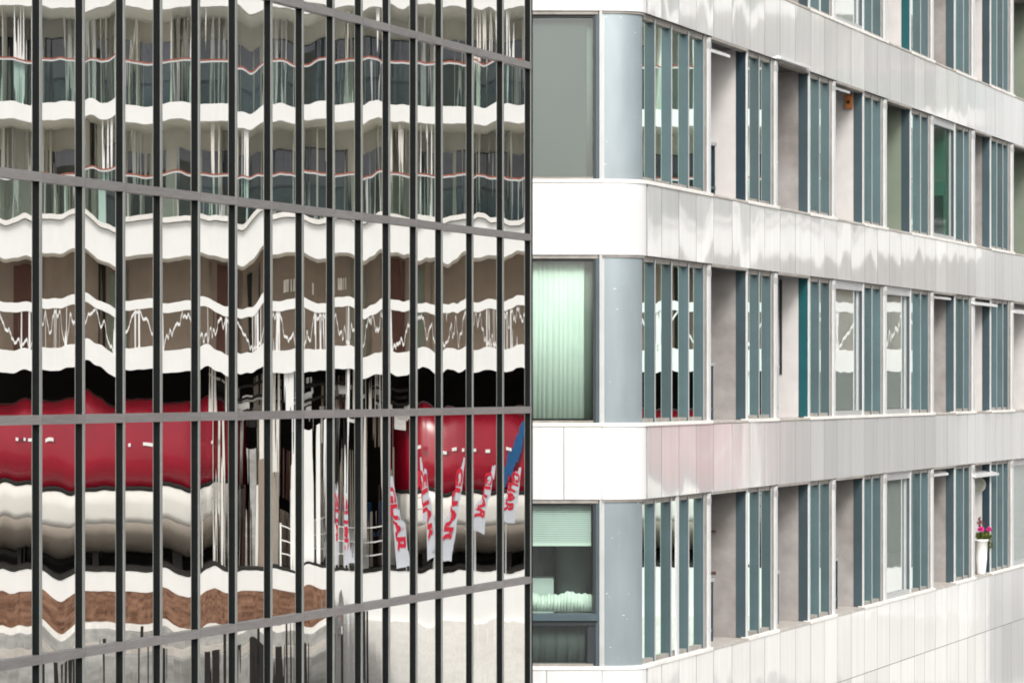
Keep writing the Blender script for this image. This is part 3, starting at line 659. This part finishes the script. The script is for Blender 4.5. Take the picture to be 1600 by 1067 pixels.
# one lettered banner, added several times over to imitate its repeated reflections
font_cache = []
def banner(px_t, py_t, px_b, py_b, label):
    x0, z0, x1, z1 = vx(px_b, 87.6), vz(py_b, 87.6), vx(px_t, 87.6), vz(py_t, 87.6)
    d_ = Vector((x1 - x0, 0, z1 - z0)); ln = d_.length; d_.normalize(); nrm = Vector((-d_.z, 0, d_.x))
    root = thing('banner_repeat', tuple(V(x0, 87.6, zd)), label, 'banner', 'added repeats of one lettered banner, for its repeated reflections')
    bm = NB(); wv = .50
    for y in (0,):
        q = []
        for (s, w_) in ((0, .62), (0, -.45), (1, -.2), (1, -.05)):
            p = Vector((x0, 0, z0)) + d_ * ln * s * 1.12 + nrm * wv * w_; q.append(p)
        hexa(bm, [V(p.x, 87.58, p.z) for p in q] + [V(p.x, 87.6, p.z) for p in q])
    finish('cloth', bm, M['banner'], root)
    bm = NB(); vb(bm, x0 - .03, x0 + .03, 87.6, 87.66, zd - .6, z0 + .4); finish('pole', bm, M['al_trim'], root)
    cu = bpy.data.curves.new('lettering', 'FONT'); cu.body = 'GUAR'; cu.size = .5; cu.extrude = .004; cu.offset = .02
    tmp = bpy.data.objects.new('tmp', cu); C.objects.link(tmp); bpy.context.view_layer.update()
    me = bpy.data.meshes.new_from_object(tmp.evaluated_get(bpy.context.evaluated_depsgraph_get())); C.objects.unlink(tmp); bpy.data.objects.remove(tmp)
    # put letters on the cloth: u runs up the banner; readable in the real place, mirrored in the glass
    for v in me.vertices:
        u, vv, ww = v.co; k = ln / 1.72
        p = Vector((x1, 0, z1)) - d_ * u * k + nrm * (-(vv - .21) * .62)
        v.co = V(p.x, 87.57 - ww, p.z)
    me.materials.append(M['letter']); o = bpy.data.objects.new('lettering', me); C.objects.link(o); o.parent = root; o.matrix_parent_inverse = root.matrix_world.inverted()
banner(535, 770, 552, 880, 'added repeat of the white lettered banner leaning beside the dark gap, mirrored in the panes')
banner(612, 760, 636, 885, 'added repeat of the white banner with red letters at the near end of the second hull')
banner(655, 735, 682, 875, 'added repeat of the white banner with red letters leaning left in front of the second hull')
banner(722, 730, 694, 872, 'added repeat of the white banner with red letters leaning right in front of the second hull')
banner(770, 735, 745, 830, 'short added repeat of the white banner with red letters beside the corner of the glass block')
banner(806, 735, 792, 815, 'narrow added repeat of the white banner with red letters nearest the corner of the glass block')

# blue seats and a white railing in the gap between the hulls
for i, px in enumerate((444, 462, 504, 520, 556, 578, 594)):
    s = thing('blue_seat', tuple(V(vx(px), 90, zd)), 'blue high-backed seat standing in the dark gap between the hulls', 'seat', 'blue seats in the gap between the hulls')
    vpart('backrest', 'blue', s, (vx(px), vx(px) + .3, 90.0, 90.1, vz(828), vz(786)), bevel=.03); vpart('seat', 'blue', s, (vx(px), vx(px) + .3, 89.6, 90.0, vz(840), vz(834))); vpart('leg', 'al_trim', s, (vx(px) + .12, vx(px) + .18, 89.75, 89.85, zd, vz(840)))
rl = thing('deck_railing', tuple(V(vx(500), 88.6, zd)), 'white tubular railing closing the gap between the two hulls', 'railing')
for py in (822, 845, 866): vpart('rail', 'white', rl, (vx(440), vx(606), 88.6, 88.65, vz(py + 2), vz(py)))
for px in (440, 470, 500, 530, 560, 604): vpart('railing_post', 'white', rl, (vx(px), vx(px) + .06, 88.58, 88.66, zd, vz(820)))
vpart('cloth_panel', 'stone', rl, (vx(500), vx(560), 88.66, 88.68, vz(866), vz(826)))
for i, (px, t, b, m_) in enumerate(((383, 700, 888, 'stone'), (392, 760, 888, 'hullw'), (402, 720, 888, 'brownw'), (412, 790, 888, 'hullw'), (420, 740, 888, 'hulld'))):
    o = vpart('upright_board', m_, None, (vx(px), vx(px) + .16, 88.9, 89.0, zd, vz(t))); o['label'] = 'upright pale board leaning in the dark gap beside the first hull'; o['category'] = 'board'; o['group'] = 'boards beside the first hull'

# dark posts on the pavement
for px, w_, h_ in ((215, .10, 975), (352, .16, 985), (385, .5, 1000), (405, .14, 970), (455, .12, 962), (505, .30, 985), (562, .14, 955), (60, .4, 1030), (100, .2, 1035), (160, .12, 1000), (235, .35, 1010), (320, .3, 1015), (425, .3, 1005), (470, .2, 1000)):
    o = vpart('dark_post', 'black', None, (vx(px, 82), vx(px, 82) + w_, 81.9, 82.1, -9.3, (HY - h_) * 82 / F)); o['label'] = 'dark upright post on the grey pavement, mirrored in the lowest row of panes'; o['category'] = 'post'; o['group'] = 'dark posts on the pavement'

# quay wall, gravel slope, terraces, road
ql = vx(522)
def vs_(name, material, *b, kind='structure'): o = vpart(name, material, None, *b); o['kind'] = 'structure'; return o
vs_('quay_edge', 'white', (XL, ql, 87.2, 88.0, vz(920), vz(892)))
vs_('quay_wall', 'white', (ql, XR, 87.2, 88.0, -9.3, vz(892)))
vs_('quay_step', 'sill', (ql + .02, XR, 87.0, 87.19, -9.3, vz(965)))
bm = NB()
def slope(bm, yA, zA, yB, zB, n=60):
    rows = []
    for i in range(n + 1):
        x = XL + (ql - XL) * i / n
        rows.append([bm.verts.new(V(x, yA + (yB - yA) * k / 4, zA + (zB - zA) * k / 4 + R.uniform(-.03, .03))) for k in range(5)])
    for p, q in zip(rows, rows[1:]):
        for k in range(4): bm.faces.new((p[k], p[k+1], q[k+1], q[k]))
slope(bm, 87.3, vz(918), 85.6, vz(976, 85.6)); o = finish('gravel_bank', bm, M['gravel']); o['kind'] = 'structure'
vs_('terrace', 'sill', (XL, ql, 85.2, 85.6, -9.3, vz(973, 85.4))); vs_('terrace_step', 'stone', (XL, ql, 84.7, 85.19, -9.3, vz(984, 85)))
vs_('terrace_kerb', 'lfloor', (XL, ql, 84.2, 84.69, -9.3, vz(1006, 84.5))); vs_('terrace_foot', 'stone', (XL, ql, 83.2, 84.19, -9.3, vz(1020, 84)))
bm = NB(); S_ = 900; v = [bm.verts.new((x, y, -9.3)) for x, y in ((-S_, -S_), (S_, -S_), (S_, S_), (-S_, S_))]; bm.faces.new(v); structure(finish('ground', bm, M['asphalt']))
# wooded hillside behind the photographer
bm = NB(); n = 90; rows = []
for i in range(n + 1):
    x = -420 + 840 * i / n; h = 1 + 9 * (.5 + .5 * math.sin(x * .021 + 1)) + 4 * math.sin(x * .083) + R.uniform(-1.5, 1.5)
    rows.append([bm.verts.new((x, -230 - 40 * k, -9.3 + (h + 9.3) * min(1, k / 2 + (k > 0) * .3))) for k in range(4)])
for p, q in zip(rows, rows[1:]):
    for k in range(3): bm.faces.new((p[k], p[k+1], q[k+1], q[k]))
structure(finish('hillside', bm, M['hill']))
